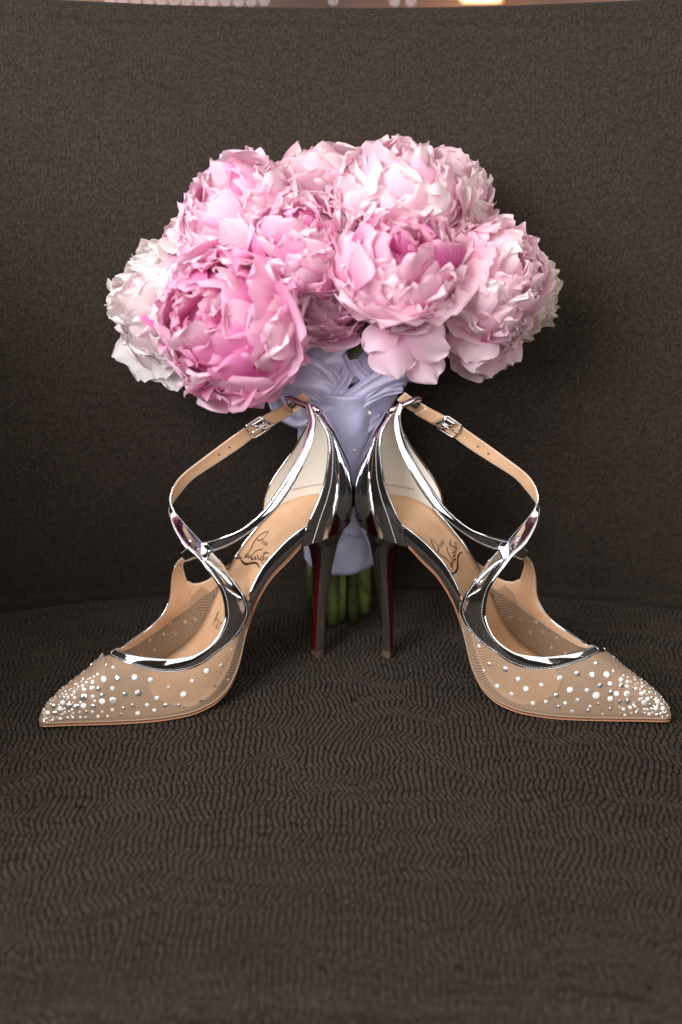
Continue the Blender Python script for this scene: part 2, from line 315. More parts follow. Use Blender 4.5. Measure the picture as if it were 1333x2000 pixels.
def stitch_dashes(A, B, N, fracs, off, step=1.9, length=1.25, r=.28):
    acc = Acc()
    for fr in fracs:
        P = A*(1-fr) + B*fr + N*off
        s = np.r_[0, np.cumsum(np.linalg.norm(np.diff(P, axis=0), axis=1))]
        q = 1.0
        while q + length < s[-1]:
            a, b = [np.array([np.interp(z, s, P[:, k]) for k in range(3)]) for z in (q, q + length)]
            v, f = tube([a, (a+b)/2 + N[0]*0, b], [r*.7, r, r*.7], 5); acc.add(v, f); q += step
    return acc

# faceted stones: three cuts shared by all crystals, unit radius
def crystal_mesh(seed):
    k = 8; vs = []; rot = seed*.37
    for rr, h in ((1, 0), (1, .10), (.78, .32), (.52, .42)):
        for j in range(k):
            q = 2*math.pi*(j + (.5 if rr == .78 else 0))/k + rot; vs.append((rr*math.cos(q), rr*math.sin(q), h))
    f = gridf(4, k, wrap=True) + [tuple(3*k + j for j in range(k))]
    me = bpy.data.meshes.new('crystal'); me.from_pydata([tuple(c*.001 for c in v) for v in vs], [], f); me.materials.append(M[('crystal', 'crystal_b', 'crystal_c')[seed % 3]]); me.update()
    return me
CRYST = [crystal_mesh(i) for i in range(3)]

def shoe(side, loc, ang, label):
    """side = +1: the shoe whose plus v is its local +y; -1: its mirror twin"""
    root = empty('high_heel_shoe', loc, ang)
    tag(root, label, 'high heel shoe', 'pair of silver strappy high heels')
    FL = np.array([.001, .001*side, .001])
    def put(name, v, f, mats, fm=None, smooth=True, parent=root, uvs=None):
        if side < 0: f = [tuple(q[::-1]) for q in f]
        return mesh_obj(name, np.array(v)*FL, f, mats, parent, smooth, fm, uvs)
    rnd = random.Random(11 if side > 0 else 12)

    # outsole: red below, tan edge
    us = np.r_[np.linspace(-21, 225, 90), 227, 228.3]; m = 9; x = np.linspace(-1, 1, m)
    bot = [(u, xx*(wd(u) + (.3 if u > 24 else -2.6)), zs(u) + .25*xx*xx) for u in us for xx in x]
    top = [(u, xx*(wd(u) + (.5 if u > 24 else -2.6)), zs(u) + (2.6 if u > 24 else 1.5)) for u in us for xx in x]
    n = len(us); k = n*m
    f = [q[::-1] for q in gridf(n, m)]; fm = [0]*len(f); g = gridf(n, m, k); f += g; fm += [1]*len(g)
    for i in range(n-1):
        f.append((i*m, (i+1)*m, k + (i+1)*m, k + i*m)); f.append((i*m + m-1, k + i*m + m-1, k + (i+1)*m + m-1, (i+1)*m + m-1)); fm += [1, 1]
    for o in (0, (n-1)*m):
        for j in range(m-1): f.append((o+j, o+j+1, k+o+j+1, k+o+j)); fm.append(1)
    put('sole', bot + top, f, [M['red'], M['edge']], fm)

    # insole
    us = np.r_[-23.5, np.linspace(-22, 141, 80), 142]
    def endw(u):
        a = wd(u) - 1.6
        if u > 118: a *= math.sqrt(max(0.0, 1 - ((u - 118)/24.5)**2))
        if u < -8: a = min(a, 20*math.sqrt(max(0.0, 1 - ((-8 - u)/16)**2)) + .3)
        return max(a, .3)
    m = 11; x = np.linspace(-1, 1, m)
    P = [(u, xx*endw(u), zi(u) + 1.4*xx**4) for u in us for xx in x]
    Q = [(p[0], p[1], p[2] - 1.5) for p in P]; n = len(us); k = n*m
    f = gridf(n, m) + gridf(n, m, k)
    for i in range(n-1): f += [(i*m, (i+1)*m, k + (i+1)*m, k + i*m), (i*m + m-1, k + i*m + m-1, k + (i+1)*m + m-1, (i+1)*m + m-1)]
    for j in range(m-1): o = (n-1)*m; f += [(o+j, o+j+1, k+o+j+1, k+o+j), (j, j+1, k+j+1, k+j)]
    put('insole', P + Q, f, M['lining'])
    us = np.linspace(88, 222, 40)
    P = [(u, xx*max(wd(u) - 1.2, .3), zi(u) - 2.2 + 1.0*xx**4) for u in us for xx in np.linspace(-1, 1, 9)]
    put('toe_board', P, gridf(40, 9), M['board'])

    # printed signature and town name on the insole
    def on_insole(u, v): return (u, v, float(zi(u)) + 1.4*abs(v/max(endw(u), 1))**4 + .12)
    acc = Acc()
    for key, pts in SIGN.items():
        q = catmull([(a, b if side > 0 else -b, 0) for a, b in pts], 26)
        wdt = {'tail': .42, 'C': .40, 'L': .36, 't': .34, 'b': .34}.get(key, .27)
        t = np.linspace(0, 1, 26); rr = wdt*1.8*(.45 + .9*np.sin(math.pi*t)**.8)
        T = np.gradient(q, axis=0); T /= np.linalg.norm(T, axis=1)[:, None] + 1e-9
        a = q + np.stack([-T[:, 1], T[:, 0], 0*t], 1)*rr[:, None]*.62; b = q - np.stack([-T[:, 1], T[:, 0], 0*t], 1)*rr[:, None]*.62
        acc.add([on_insole(p[0], p[1]) for p in a] + [on_insole(p[0], p[1]) for p in b], [(i, i+1, 27+i, 26+i) for i in range(25)])
    put('signature', np.vstack(acc.v), acc.f, M['ink'], smooth=False)
    def print_text(body, size, sx, u0, v0, du, dv, sp=1.0):
        """text laid on the insole: starts at (u0, v0), reads along (du, dv) left to right as seen by the camera"""
        cu = bpy.data.curves.new('txt', 'FONT'); cu.body = body; cu.size = size; cu.space_character = sp; cu.offset = .004*size; cu.resolution_u = 2
        to = bpy.data.objects.new('txt', cu); COL.objects.link(to)
        dg = bpy.context.evaluated_depsgraph_get(); me = to.evaluated_get(dg).to_mesh()
        V = [tuple(v.co) for v in me.vertices]; F = [tuple(p.vertices) for p in me.polygons]
        to.evaluated_get(dg).to_mesh_clear(); bpy.data.objects.remove(to); bpy.data.curves.remove(cu)
        out = []
        for (a, b, _) in V:
            a *= sx
            # letters' tops point to the heel (minus u); reading direction is +v on this side of the pair, -v on the mirrored
            u = u0 + a*du - b*dv; v = v0 + a*dv*(1 if side > 0 else -1) + b*du*(1 if side > 0 else -1)
            out.append(on_insole(u, v))
        put('printed_word', out, F, M['ink'], smooth=False)
    if side > 0:
        print_text('hristian', 4.2, .74, 45.6, -6.0, -.12, .99)
        print_text('Paris', 6.8, .95, 84.5, -15.5, -.04, 1.0, 1.55)
    else:
        print_text('hristian', 4.2, .74, 45.6, 6.0, -.12, .99)
        print_text('Paris', 6.8, .95, 84.5, 13.5, -.04, 1.0, 1.55)

    # tulle vamp
    fn = ip([60, 66, 75, 88, 101, 114, 129, 144, 157, 165, 172, 229], [1.5, 3, 9, 15, 20, 24, 29, 39, 60, 84, 90, 90])
    ff = ip([60, 72, 76, 90, 101, 121, 135, 147, 154, 160, 166, 171, 173.5, 176, 229], [176, 169, 166, 161, 159, 157, 155, 153, 150, 148, 143, 134, 118, 91, 90])
    us = np.r_[np.linspace(60, 215, 100), 218, 221, 223.5, 225.5, 227, 228.2]; m = 22; V = []; UV = []
    for u in us:
        for lo, hi in ((0, float(fn(u))), (float(ff(u)), 180)):
            ph = np.radians(np.linspace(lo, hi, m)); p = surf(np.full(m, u), ph)
            V += [tuple(q) for q in p]
            arc = np.r_[0, np.cumsum(np.linalg.norm(np.diff(p, axis=0), axis=1))]
            UV += [(u, a if lo == 0 else -a) for a in (arc if lo == 0 else arc - arc[-1])]
    f = []
    for i in range(len(us)-1):
        for h in (0, m):
            for j in range(m-1):
                a = i*2*m + h + j; f.append((a, a+1, a+1+2*m, a+2*m))
    put('mesh_vamp', V, f, M['tulle'], uvs=UV)
    # pale seam where the mesh is lasted to the sole, both sides
    for sg in (1, -1):
        P = [(u, sg*(wd(u) + .25), zs(u) + 3.1) for u in np.linspace(72, 227, 70)]
        v, f = tube(P, .55, 6); put('welt', v, f, M['board'])

    # silver side walls at the waist
    for sg, u0, u1 in ((1, 18, 68), (-1, 26, 78)):
        us = np.linspace(u0, u1, 26); ts = np.linspace(0, 1, 7); V = []
        for inner in (0, 1):
            for u in us:
                for t in ts:
                    V.append((u, sg*(wd(u) + .9*math.sin(math.pi*t) - .6*t - inner*1.0), zs(u) + 2.4 + (zi(u) + 2.6 - zs(u) - 2.4)*t))
        f = gridf(26, 7) + gridf(26, 7, 26*7)
        put('side_wall', V, f, M['silver'])
        P = [(u, sg*(wd(u) - 1.1), zi(u) + 2.9) for u in us]; v, f = tube(P, .95, 8); put('binding', v, f, M['silver'])

    # heel counter
    N_ = catmull([(26,25.6,115),(17.7,25.8,136),(10.6,25,149),(4.9,24,162.5),(1.4,22.5,176),(-1,20,188.5),(-1.3,16,199.6),(1.1,10,207),(3,5.5,212)], 30)
    B_ = catmull([(-26.5,0,121.5),(-28.8,0,134),(-28.6,0,148),(-25.5,0,165),(-20,0,179),(-15,0,190),(-11,0,199),(-7.5,0,206),(-5,0,211)], 30)
    F_ = catmull([(36,-25,114),(33,-25,137),(28,-24.5,149),(19,-23,162),(10,-20,175),(4.5,-17,186),(1,-13,196),(.5,-9,205),(1,-5,211)], 30)
    def counter(inset, i, q):
        c, s = math.cos(q), math.sin(q); a = (1 + c)/2
        e = N_[i]*a + F_[i]*(1 - a); s7 = s**.75
        u = e[0] + (B_[i][0] + inset - e[0])*s7; v = (N_[i][1] if c > 0 else -F_[i][1])*math.copysign(abs(c)**.8, c)
        k = 1 - inset/max(6., abs(N_[i][1])); return (u, v*k, e[2] + (B_[i][2] - e[2])*s)
    m = 41; qs = np.linspace(0, math.pi, m)
    put('heel_counter', [counter(0, i, q) for i in range(30) for q in qs], gridf(30, m), M['silver'])
    put('counter_lining', [counter(1.3, i, q) for i in range(30) for q in qs], gridf(30, m), M['heel_lining'])
    edge = [counter(.65, i, 0) for i in range(30)] + [counter(.65, 29, q) for q in qs[1:-1]] + [counter(.65, i, math.pi) for i in range(29, -1, -1)]
    v, f = tube(edge, 1.0, 8); put('binding', v, f, M['silver'])
    E1 = np.array([counter(-.25, i, .10) for i in range(29)]); E2 = np.array([counter(-.25, i, math.pi - .10) for i in range(29)])
    a = stitch_dashes(E1, E1, E1*0, (0,), 0); a2 = stitch_dashes(E2, E2, E2*0, (0,), 0); a.add(np.vstack(a2.v), a2.f)
    o = put('stitching', np.vstack(a.v), a.f, M['thread']); o['kind'] = 'stuff'
    # seam low in the lining
    v, f = tube([counter(1.75, 7, q) for q in np.linspace(.25, math.pi - .25, 30)], .22, 4); put('lining_seam', v, f, M['board'])

    # stiletto heel: red breast in front, mirror silver behind, brown top lift
    rings = [(5.5,4.1,-4.7,3.9),(20,3.2,-5.6,3.7),(48,2.1,-8.2,4.2),(66,1.6,-10.6,5.3),(80,1.5,-12.7,7.0),(92,2.2,-15.2,9.8),(100,4.0,-17.0,12.4),(106,7.5,-18.8,15.5),(111,13,-21,18.5),(115,20,-23.5,21),(118,27,-26,23.5)]
    rg = catmull(rings, 30); V = []; m = 22
    for z, uf, ub, hw in rg:
        sec = []
        for j in range(6): x = -1 + 2*j/5; sec.append((uf - 1.0*(1 - x*x)*min(1, hw/8), x*hw*.92))
        for j in range(1, 17):
            q = math.pi/2 - math.pi*j/17; um = uf - .6
            sec.append((um + (ub - um)*math.cos(q)**.8, math.copysign(abs(math.sin(q))**.85, math.sin(q))*hw))
        V += [(a, b, min(z, float(zs(a)) + .5) if z > 100 else z) for a, b in sec]
    f = gridf(30, m, wrap=True); fm = []
    for i in range(29): fm += [1]*5 + [0]*(m - 5)
    put('stiletto_heel', V, f, [M['silver'], M['red']], fm)
    z0 = [(p[0]*1.0, p[1]*1.04, zz) for zz in (0, 5.6) for p in V[:m]]
    put('top_lift', z0, gridf(2, m, wrap=True) + [tuple(range(m))[::-1], tuple(range(m, 2*m))], M['toplift'], smooth=False)

    # straps
    def strap(name, L, Rr, n, thick=1.2, crown=.4, fr=(.13, .87), mats=None, stitch=True, lift=.4):
        A, B, T, N = ribbon_frames(L, Rr, n)
        v, f, fm = ribbon_surface(A, B, N, thick, crown=crown, lift=lift)
        o = put(name, v, f, mats or [M['silver'], M['lining']], fm)
        if stitch:
            a = stitch_dashes(A, B, N, fr, thick/2 + lift + .1)
            b = stitch_dashes(A, B, N, (.07, .93), -thick/2 + lift - .02, r=.2)
            s = mesh_obj('stitching', np.vstack(a.v)*FL, a.f, M['thread'], o); s['kind'] = 'stuff'
            s = mesh_obj('stitching', np.vstack(b.v)*FL, b.f, M['heel_lining'], o); s['kind'] = 'stuff'
        return A, B, T, N
    A, B, T, N = strap('ankle_strap', STRAP_A_L, STRAP_A_R, 150)
    strap('instep_strap', STRAP_B_L, STRAP_B_R, 80)
    strap('vamp_wing', WING_L, WING_R, 60, 1.3, 0, (.06,))
    strap('vamp_wing', WING2_L, WING2_R, 24, 1.0, 0, (.1,), lift=0)
    # bright edge piping along the band
    v, f = tube(A[1:62] + N[1:62]*.25, .55, 6); put('piping', v, f, M['silver'])
    wa, _ = pair_resample(WING_L, WING_R, 60); v, f = tube(wa[9:52], .5, 6); put('piping', v, f, M['silver'])
    # rear second layer of the strap past the buckle
    def fr_at(t):
        i = int(t*(len(A) - 1)); return A[i], B[i], T[i], N[i]
    i0, i1 = 134, 142
    v, f, fm = ribbon_surface(A[i0:i1], B[i0:i1], N[i0:i1], 1.0, lift=-.9, crown=0)
    put('strap_end', v, f, [M['silver'], M['lining']], fm)
    # buckle round the strap
    def frame(i):
        a, b, t, n = A[i], B[i], T[i], N[i]; c = (a + b)/2; w = np.cross(n, t); w /= np.linalg.norm(w); t2 = np.cross(w, n); return c, t2, w, n
    c, t, w, n = frame(130); c = c - n*.6
    hw, hl, rc = 7.0, 7.6, 2.6; P = []
    for cx, cy, q0 in ((hl-rc, hw-rc, 0), (-hl+rc, hw-rc, 90), (-hl+rc, -hw+rc, 180), (hl-rc, -hw+rc, 270)):
        for q in np.linspace(q0, q0 + 90, 7):
            aa, bb = cx + rc*math.cos(R(q)), cy + rc*math.sin(R(q)); P.append(c + t*aa + w*bb - n*(1.2 - .05*bb*bb*.6))
    v, f = tube(P, .8, 8, closed=True); buckle = put('buckle', v, f, M['steel'])
    v, f = tube([c + w*7 - n*1.0 + t*6.4, c + w*3 - n*1.7 + t*6.4, c - w*3 - n*1.7 + t*6.4, c - w*7 - n*1.0 + t*6.4], .75, 8)
    mesh_obj('buckle_bar', np.array(v)*FL, f, M['steel'], buckle)
    v, f = tube([c + t*6.4 - n*2.1, c + t*2 - n*2.5, c - t*4 - n*2.2, c - t*8.6 - n*1.5], [.75, .7, .65, .6], 8)
    mesh_obj('prong', np.array(v)*FL, f, M['steel'], buckle)
    # silver keeper piece the buckle hangs on
    v, f, fm = ribbon_surface(A[130:135], B[130:135], N[130:135], 1.0, lift=-1.3, crown=0)
    put('buckle_tab', v, f, M['silver'])
    # punched holes in the strap
    for i in (119, 115):
        c, t, w, n = frame(i); p = c - n*.36
        V = [p + (t*math.cos(q) + w*math.sin(q))*.75 - n*.0 for q in np.linspace(0, 2*math.pi, 9)[:-1]]
        put('punch_hole', V, [tuple(range(8))], M['hole'], smooth=False)
    # loop at the top of the heel that the strap runs through
    c, t, w, n = frame(144); P = []
    w = np.cross(n, t)
    for wv in np.linspace(-3.3, 3.3, 7):
        for q in np.linspace(0, 2*math.pi, 25)[:-1]:
            ca, sa = math.cos(q), math.sin(q)
            P.append(c + t*wv + w*5.6*math.copysign(abs(ca)**.7, ca) + n*(.2 + 2.6*math.copysign(abs(sa)**.7, sa)))
    put('strap_loop', P, gridf(7, 24, wrap=True), M['silver'])
    P = [c - w*5.5, c - w*8 - t*-1, np.array((3., 5., 214.)), np.array((0., 4., 211.))]
    q = catmull(P, 12); v, f = tube(q, np.linspace(2.2, 3.0, 12), 8); put('loop_root', v, f, M['silver'])

    # crystals
    jt = 0 if side > 0 else 1
    lst = [(u + jt*rnd.gauss(0, .9), ph + jt*rnd.gauss(0, 1.3), r*(1 + jt*rnd.uniform(-.15, .15))) for u, ph, r in CRYSTALS]
    for u, ph, r in CRYSTALS:
        if u > 150 and ph < 80: lst.append((u + rnd.uniform(-3, 3), 180 - ph*.95 - rnd.uniform(0, 5), r*rnd.uniform(.7, 1)))
    for u, ph in ((92,172),(100,169),(108,171),(118,166),(126,172),(130,163),(138,170),(146,166),(150,173),(112,163),(136,158)): lst.append((u, ph, 1.5))
    tries = 0
    while tries < 500 and len(lst) < 400:
        tries += 1
        u = 228 - abs(rnd.gauss(0, 15)) - 2; ph = rnd.uniform(6, 118)
        if u < 170: continue
        lst.append((u, ph, rnd.uniform(.6, 1.15)))
    kept = []
    for u, ph, r in lst:
        if len(kept) >= 290: break
        u = min(u, 226.5); p, nn = surf_n(u, R(ph))
        if any(np.linalg.norm(p - q) < (r + rr)*.93 for q, rr in kept): continue
        kept.append((p, r))
        me = CRYST[rnd.randrange(3)]; o = bpy.data.objects.new('crystal', me); COL.objects.link(o); o.parent = root
        loc = p + nn*.1; nn = nn*np.array([1, side, 1])
        qt = Vector(nn).to_track_quat('Z', 'Y')
        tilt = Matrix.Rotation(R(rnd.uniform(-7, 7)), 4, 'X') @ Matrix.Rotation(R(rnd.uniform(-7, 7)), 4, 'Y')
        o.matrix_local = Matrix.Translation(Vector(loc*FL)) @ qt.to_matrix().to_4x4() @ tilt @ Matrix.Scale(r*.95, 4)
    return root

shoe(1, (-.0275, .0047, 0), math.atan2(-.1041, -.2003), 'silver strappy high heel with crystal mesh toe pointing left, left one of the pair')
shoe(-1, (.0292, .0047, 0), math.atan2(-.0962, .1992), 'silver strappy high heel with crystal mesh toe pointing right, right one of the pair')
# ------------------------------------------------------------------ chair
def weave(a, b, seed):
    """relief of the woven cloth, a and b in millimetres, result 0..1"""
    tab = np.random.RandomState(seed).rand(4096)
    rowf = b/10.5 + .95*vnoise(a/30, b/40, seed) + .22*vnoise(a/9, b/20, seed+7)
    row = np.floor(rowf); t = rowf - row - .5
    rj = tab[(row.astype(int)*13 + 500) % 4096]
    slope = np.clip(1.5*vnoise(a/38 + 5*rj, row*3.7 + .5, seed+1), -1, 1)*1.15 + np.where(row % 2 == 0, .3, -.3)
    ph = a/4.15 + slope*t + .22*(rj - .5) + .14*vnoise(a/6, b/6, seed+2) + .10*vnoise(a/2.6, b/3.5, seed+8)
    idn = np.floor(ph); fr = ph - idn
    off = tab[(idn.astype(int) + row.astype(int)*57) % 4096]
    h = np.minimum(1, np.abs(np.sin(np.pi*fr))*1.45)**.85
    amt = np.clip(.66 + .5*vnoise(a/24, b/22, seed+4) + .5*(off - .5), 0, 1)
    end = np.abs(2*t)**5                                   # the float of a thread dips under at the end of its row
    tq = t + .25*(off - .5)
    mid = np.exp(-(tq/.10)**2)*np.clip(off*2.2 - .9, 0, 1)  # some floats are tied down half way
    return h*(1 - .7*amt*end)*(1 - .75*mid)*(.84 + .16*off) + .08*vnoise(a/1.7, b/1.7, seed+5)

def sheet(name, X, Y, Z, material, parent, relief_shade):
    nu, nv = X.shape; me = bpy.data.meshes.new(name)
    co = np.stack([X, Y, Z], -1).reshape(-1, 3)
    i = np.arange((nu-1)*(nv-1)); r, c = i//(nv-1), i % (nv-1); a = r*nv + c
    fc = np.stack([a, a+nv, a+nv+1, a+1], 1)
    me.vertices.add(len(co)); me.vertices.foreach_set('co', co.ravel())
    me.loops.add(fc.size); me.loops.foreach_set('vertex_index', fc.ravel().astype(np.int32))
    me.polygons.add(len(fc)); me.polygons.foreach_set('loop_start', (np.arange(len(fc))*4).astype(np.int32))
    me.polygons.foreach_set('use_smooth', np.ones(len(fc), bool))
    at = me.attributes.new('relief_shade', 'FLOAT', 'POINT'); at.data.foreach_set('value', np.clip(relief_shade*1.9 - .45, 0, 1).astype(np.float32).ravel())  # weave height, drives the painted groove shade
    me.materials.append(material); me.update(calc_edges=True)
    o = bpy.data.objects.new(name, me); COL.objects.link(o); o.parent = parent
    return o
chair = empty('armchair', (0, .05, -.42))
tag(chair, 'tub armchair in dark brown woven fabric under the shoes and bouquet', 'armchair')
def rel(o): o.location = (0, -.05, .42); return o

def back_y(x): return .1420 - .036*(np.abs(x)/.31)**2.0
# seat cushion: profile runs from the crease at the back, over the top and down the front
xs = np.linspace(-.345, .345, 1180); tt = np.linspace(0, 1, 700)
Xg, Tg = np.meshgrid(xs, tt, indexing='ij')
L0, L1, L2 = .03, .493, .10          # back drop, top, front drop
s = Tg*(L0 + L1 + L2)
yb = back_y(Xg) - .003 - .010*(np.abs(Xg)/.31)**3
rad = .028
def prof(s, yb):
    y = np.where(s < L0, yb, np.where(s < L0 + L1, yb - (s - L0), yb - L1))
    z = np.where(s < L0, -(L0 - s), np.where(s < L0 + L1, 0, -(s - L0 - L1)))
    # round the two corners
    y0 = yb - (s - L0)
    a = np.clip((s - L0 + rad)/(2*rad), 0, 1); z = np.where((s > L0 - rad) & (s < L0 + rad), -rad*(1 - a)**2*1.0, z); y = np.where((s > L0 - rad) & (s < L0 + rad), yb - rad*a**2, y)
    e = L0 + L1; r2 = .020; a = np.clip((s - e + r2)/(2*r2), 0, 1)
    k = (s > e - r2) & (s < e + r2); z = np.where(k, -r2*a**2, z); y = np.where(k, yb - L1 + r2*(1 - a)**2, y)
    return y, z
Yg, Zg = prof(s, yb)
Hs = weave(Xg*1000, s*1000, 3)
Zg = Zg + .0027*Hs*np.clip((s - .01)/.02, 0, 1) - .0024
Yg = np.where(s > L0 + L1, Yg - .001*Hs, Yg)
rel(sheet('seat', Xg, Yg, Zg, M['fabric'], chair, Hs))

# backrest: front face, rounded top, rear face
xs = np.linspace(-.40, .40, 620); ss = np.linspace(-.03, .60, 480)
Xg, S_ = np.meshgrid(xs, ss, indexing='ij')
Htop = .4850 + .0085*(np.abs(Xg)/.28)**2 - np.where(np.abs(Xg) > .27, 9*(np.abs(Xg) - .27)**2, 0)
rt = .014
Hf = Htop - rt
front = S_ < Hf; arc = (S_ >= Hf) & (S_ < Hf + math.pi*rt)
q = (S_ - Hf)/rt
lean = lambda h: .075*(np.clip(h, 0, 1)/.487)**1.7 - .028*np.sin(np.clip(h, 0, .487)/.487*np.pi)
Zb = np.where(front, S_, np.where(arc, Hf + rt*np.sin(q), Hf - (S_ - Hf - math.pi*rt)))
Yo = np.where(front, 0, np.where(arc, rt*(1 - np.cos(q)), 2*rt))
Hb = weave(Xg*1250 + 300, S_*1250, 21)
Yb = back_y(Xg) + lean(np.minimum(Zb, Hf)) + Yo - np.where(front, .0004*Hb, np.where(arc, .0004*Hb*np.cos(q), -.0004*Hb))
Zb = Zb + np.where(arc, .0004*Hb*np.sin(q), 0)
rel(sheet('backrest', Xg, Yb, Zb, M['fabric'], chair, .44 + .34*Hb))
# arms and base of the chair, sweeping forward outside the picture
for sg in (-1, 1):
    P = []
    path = catmull([(sg*.385, .10, 0), (sg*.405, .0, 0), (sg*.41, -.15, 0), (sg*.40, -.32, 0)], 24)
    tops = np.linspace(.47, .32, 24)
    for (x, y, _), tp in zip(path, tops):
        for a, z in ((-.03, -.25), (-.034, 0), (-.034, tp - .03), (-.025, tp - .008), (0, tp), (.025, tp - .008), (.034, tp - .03), (.034, -.25)):
            P.append((x + a, y, z))
    rel(mesh_obj('armrest', P, gridf(24, 8) + [tuple(range(8)), tuple(range(23*8, 24*8))], M['plain'], chair))
P = []
for z in (-.10, -.36):
    for x, y in ((-.37, -.37), (.37, -.37), (.37, .08), (.2, .13), (-.2, .13), (-.37, .08)): P.append((x*.98, y*.98, z))
rel(mesh_obj('seat_base', P, gridf(2, 6, wrap=True) + [tuple(range(6)), tuple(range(6, 12))], M['plain'], chair, smooth=False))
M['wood'] = mat('dark_wood', (.05, .025, .012), .4)
for x, y in ((-.32, -.31), (.32, -.31), (-.28, .06), (.28, .06)):
    v, f = tube([(x, y, -.36), (x*1.03, y*1.03, -.42)], [.022, .014], 10); rel(mesh_obj('leg', v, f, M['wood'], chair))

# ------------------------------------------------------------------ room behind the chair (only its blur shows over the backrest)
M['wall'] = mat('warm_brown_wall', (.30, .17, .12), .8)
vary(M['wall'], (.16, .09, .07), (.55, .30, .22), 1.6, 2, (1, 1, 1), .35, .65)
wl = mesh_obj('wall', [(-2.2, 1.6, -.42), (2.2, 1.6, -.42), (2.2, 1.6, 1.6), (-2.2, 1.6, 1.6), (-2.2, 1.7, -.42), (2.2, 1.7, -.42), (2.2, 1.7, 1.6), (-2.2, 1.7, 1.6)],
              [(0, 1, 2, 3), (4, 7, 6, 5), (3, 2, 6, 7), (0, 3, 7, 4), (1, 5, 6, 2), (0, 4, 5, 1)], M['wall'], smooth=False)
tag(wl, kind='structure')
M['glow'] = mat('warm_bulb', (1, .8, .55), .5); b = M['glow'].node_tree.nodes['Principled BSDF']
b.inputs['Emission Color'].default_value = (1, .62, .30, 1); b.inputs['Emission Strength'].default_value = 9
M['glow2'] = mat('cool_bulb', (1, .95, .9), .5); b = M['glow2'].node_tree.nodes['Principled BSDF']
b.inputs['Emission Color'].default_value = (.95, .9, 1, 1); b.inputs['Emission Strength'].default_value = 3.5
def ball(r, seg=12, rings=8):
    V = []
    for i in range(rings+1):
        a = math.pi*i/rings
        for j in range(seg): q = 2*math.pi*j/seg; V.append((r*math.sin(a)*math.cos(q), r*math.sin(a)*math.sin(q), r*math.cos(a)))
    return V, gridf(rings+1, seg, wrap=True)
sl = empty('string_lights', (-.29, 1.5, .4955)); tag(sl, 'row of small white lights on the wall behind the chair back', 'string lights')
bv, bf = ball(.0024); bme = None
wire = [(-.25 - .29*0 + i*.0237, 0, .0035) for i in range(36)]
v, f = tube([(-.2, 0, .004), (.7, 0, .004)], .001, 5); mesh_obj('wire', v, f, M['wood'], sl)
for i, x in enumerate([-.145 + .0237*k for k in range(13)] + [.267, .38, .41]):
    o = mesh_obj('bulb', bv, bf, M['glow2'], sl) if i == 0 else bpy.data.objects.new('bulb', bme)
    if i == 0: bme = o.data
    else: COL.objects.link(o); o.parent = sl
    o.location = (x, 0, random.uniform(-.0015, .001))
lp = empty('wall_lamp', (.252, 1.52, .50)); tag(lp, 'glowing warm lamp on the wall above the chair back', 'lamp')
v = [(x, y, z) for z, r in ((-.004, .036), (.07, .026)) for x, y in [(r*math.cos(q), r*.6*math.sin(q)) for q in np.linspace(0, 2*math.pi, 25)[:-1]]]
mesh_obj('lamp_shade', v, gridf(2, 24, wrap=True) + [tuple(range(24))[::-1], tuple(range(24, 48))], M['glow'], lp)
v, f = tube([(0, .0, .07), (0, .05, .09), (0, .078, .08)], .006, 8); mesh_obj('bracket', v, f, M['wood'], lp)

# ------------------------------------------------------------------ petals
def petal_mesh(seed, width, ruffle, notch, cup, nu=20, nv=25, narrow=.3, bend=.75):
    """unit petal: y from -0.75 (root) to about +0.25 (tip), normal +z, curved round a unit ball"""
    rs = random.Random(seed); V = []; UV = []
    p = [rs.uniform(0, 6.28) for _ in range(8)]; kf = rs.uniform(5, 8); skew = rs.uniform(-.12, .12)
    nts = [(rs.uniform(-.75, .75), rs.uniform(.5, 1)*notch, rs.uniform(.09, .19)) for _ in range(rs.choice((2, 3, 4)))]
    for i in range(nu):
        s_ = i/(nu-1)
        wv = width*(narrow + (1-narrow)*math.sin(min(1, s_/.72)*math.pi/2)**1.3)*math.sqrt(max(0, 1 - (max(0, s_ - .62)/.41)**3.0))
        for j in range(nv):
            t = -1 + 2*j/(nv-1)
            e = 1 - .10*t*t + .035*math.sin(3*t + p[0]) + notch*.28*math.sin(kf*t + p[1]) + notch*.1*math.sin(13*t + p[6])
            for c, d, wq in nts: e -= d*math.exp(-((t - c)/wq)**2)
            l = -.75 + s_*(1.0 if s_ < .5 else 1.0 + (e - 1)*((s_ - .5)/.5)**1.4)
            x = t*wv + skew*s_*s_
            rim = max(0, abs(t) - .1)*s_**2 + s_**5*.6
            z = -bend*(l)**2*.8 + (.16*l if l > 0 else 0)
            z -= cup*(x/max(width, .01))**2*width*(.5 + s_*.5)
            z += ruffle*rim*(math.sin(5.5*t + 3*s_ + p[2]) + .45*math.sin(9*t - 4*s_ + p[3]) + .15*math.sin(17*t + p[7]))
            z += .02*math.sin(3*s_ + 2*t + p[4])
            V.append((x, l, z)); UV.append((.5 + .5*t, s_))
    me = bpy.data.meshes.new('petal'); me.from_pydata(V, [], gridf(nu, nv)); me.materials.append(PET['pink'])
    uv = me.uv_layers.new(name='UVMap'); li = np.empty(len(me.loops), int); me.loops.foreach_get('vertex_index', li)
    uv.data.foreach_set('uv', np.array(UV)[li].ravel()); me.polygons.foreach_set('use_smooth', [True]*len(me.polygons)); me.update()
    return me
INNER = [petal_mesh(i, random.uniform(.34, .50), random.uniform(.045, .08), .065, random.uniform(.15, .45)) for i in range(14)]
MIDP = [petal_mesh(50 + i, random.uniform(.50, .68), random.uniform(.03, .055), .05, random.uniform(.3, .55)) for i in range(12)]
GUARD = [petal_mesh(100 + i, random.uniform(.70, .9), random.uniform(.03, .055), .025, random.uniform(.4, .6), narrow=.35) for i in range(7)]

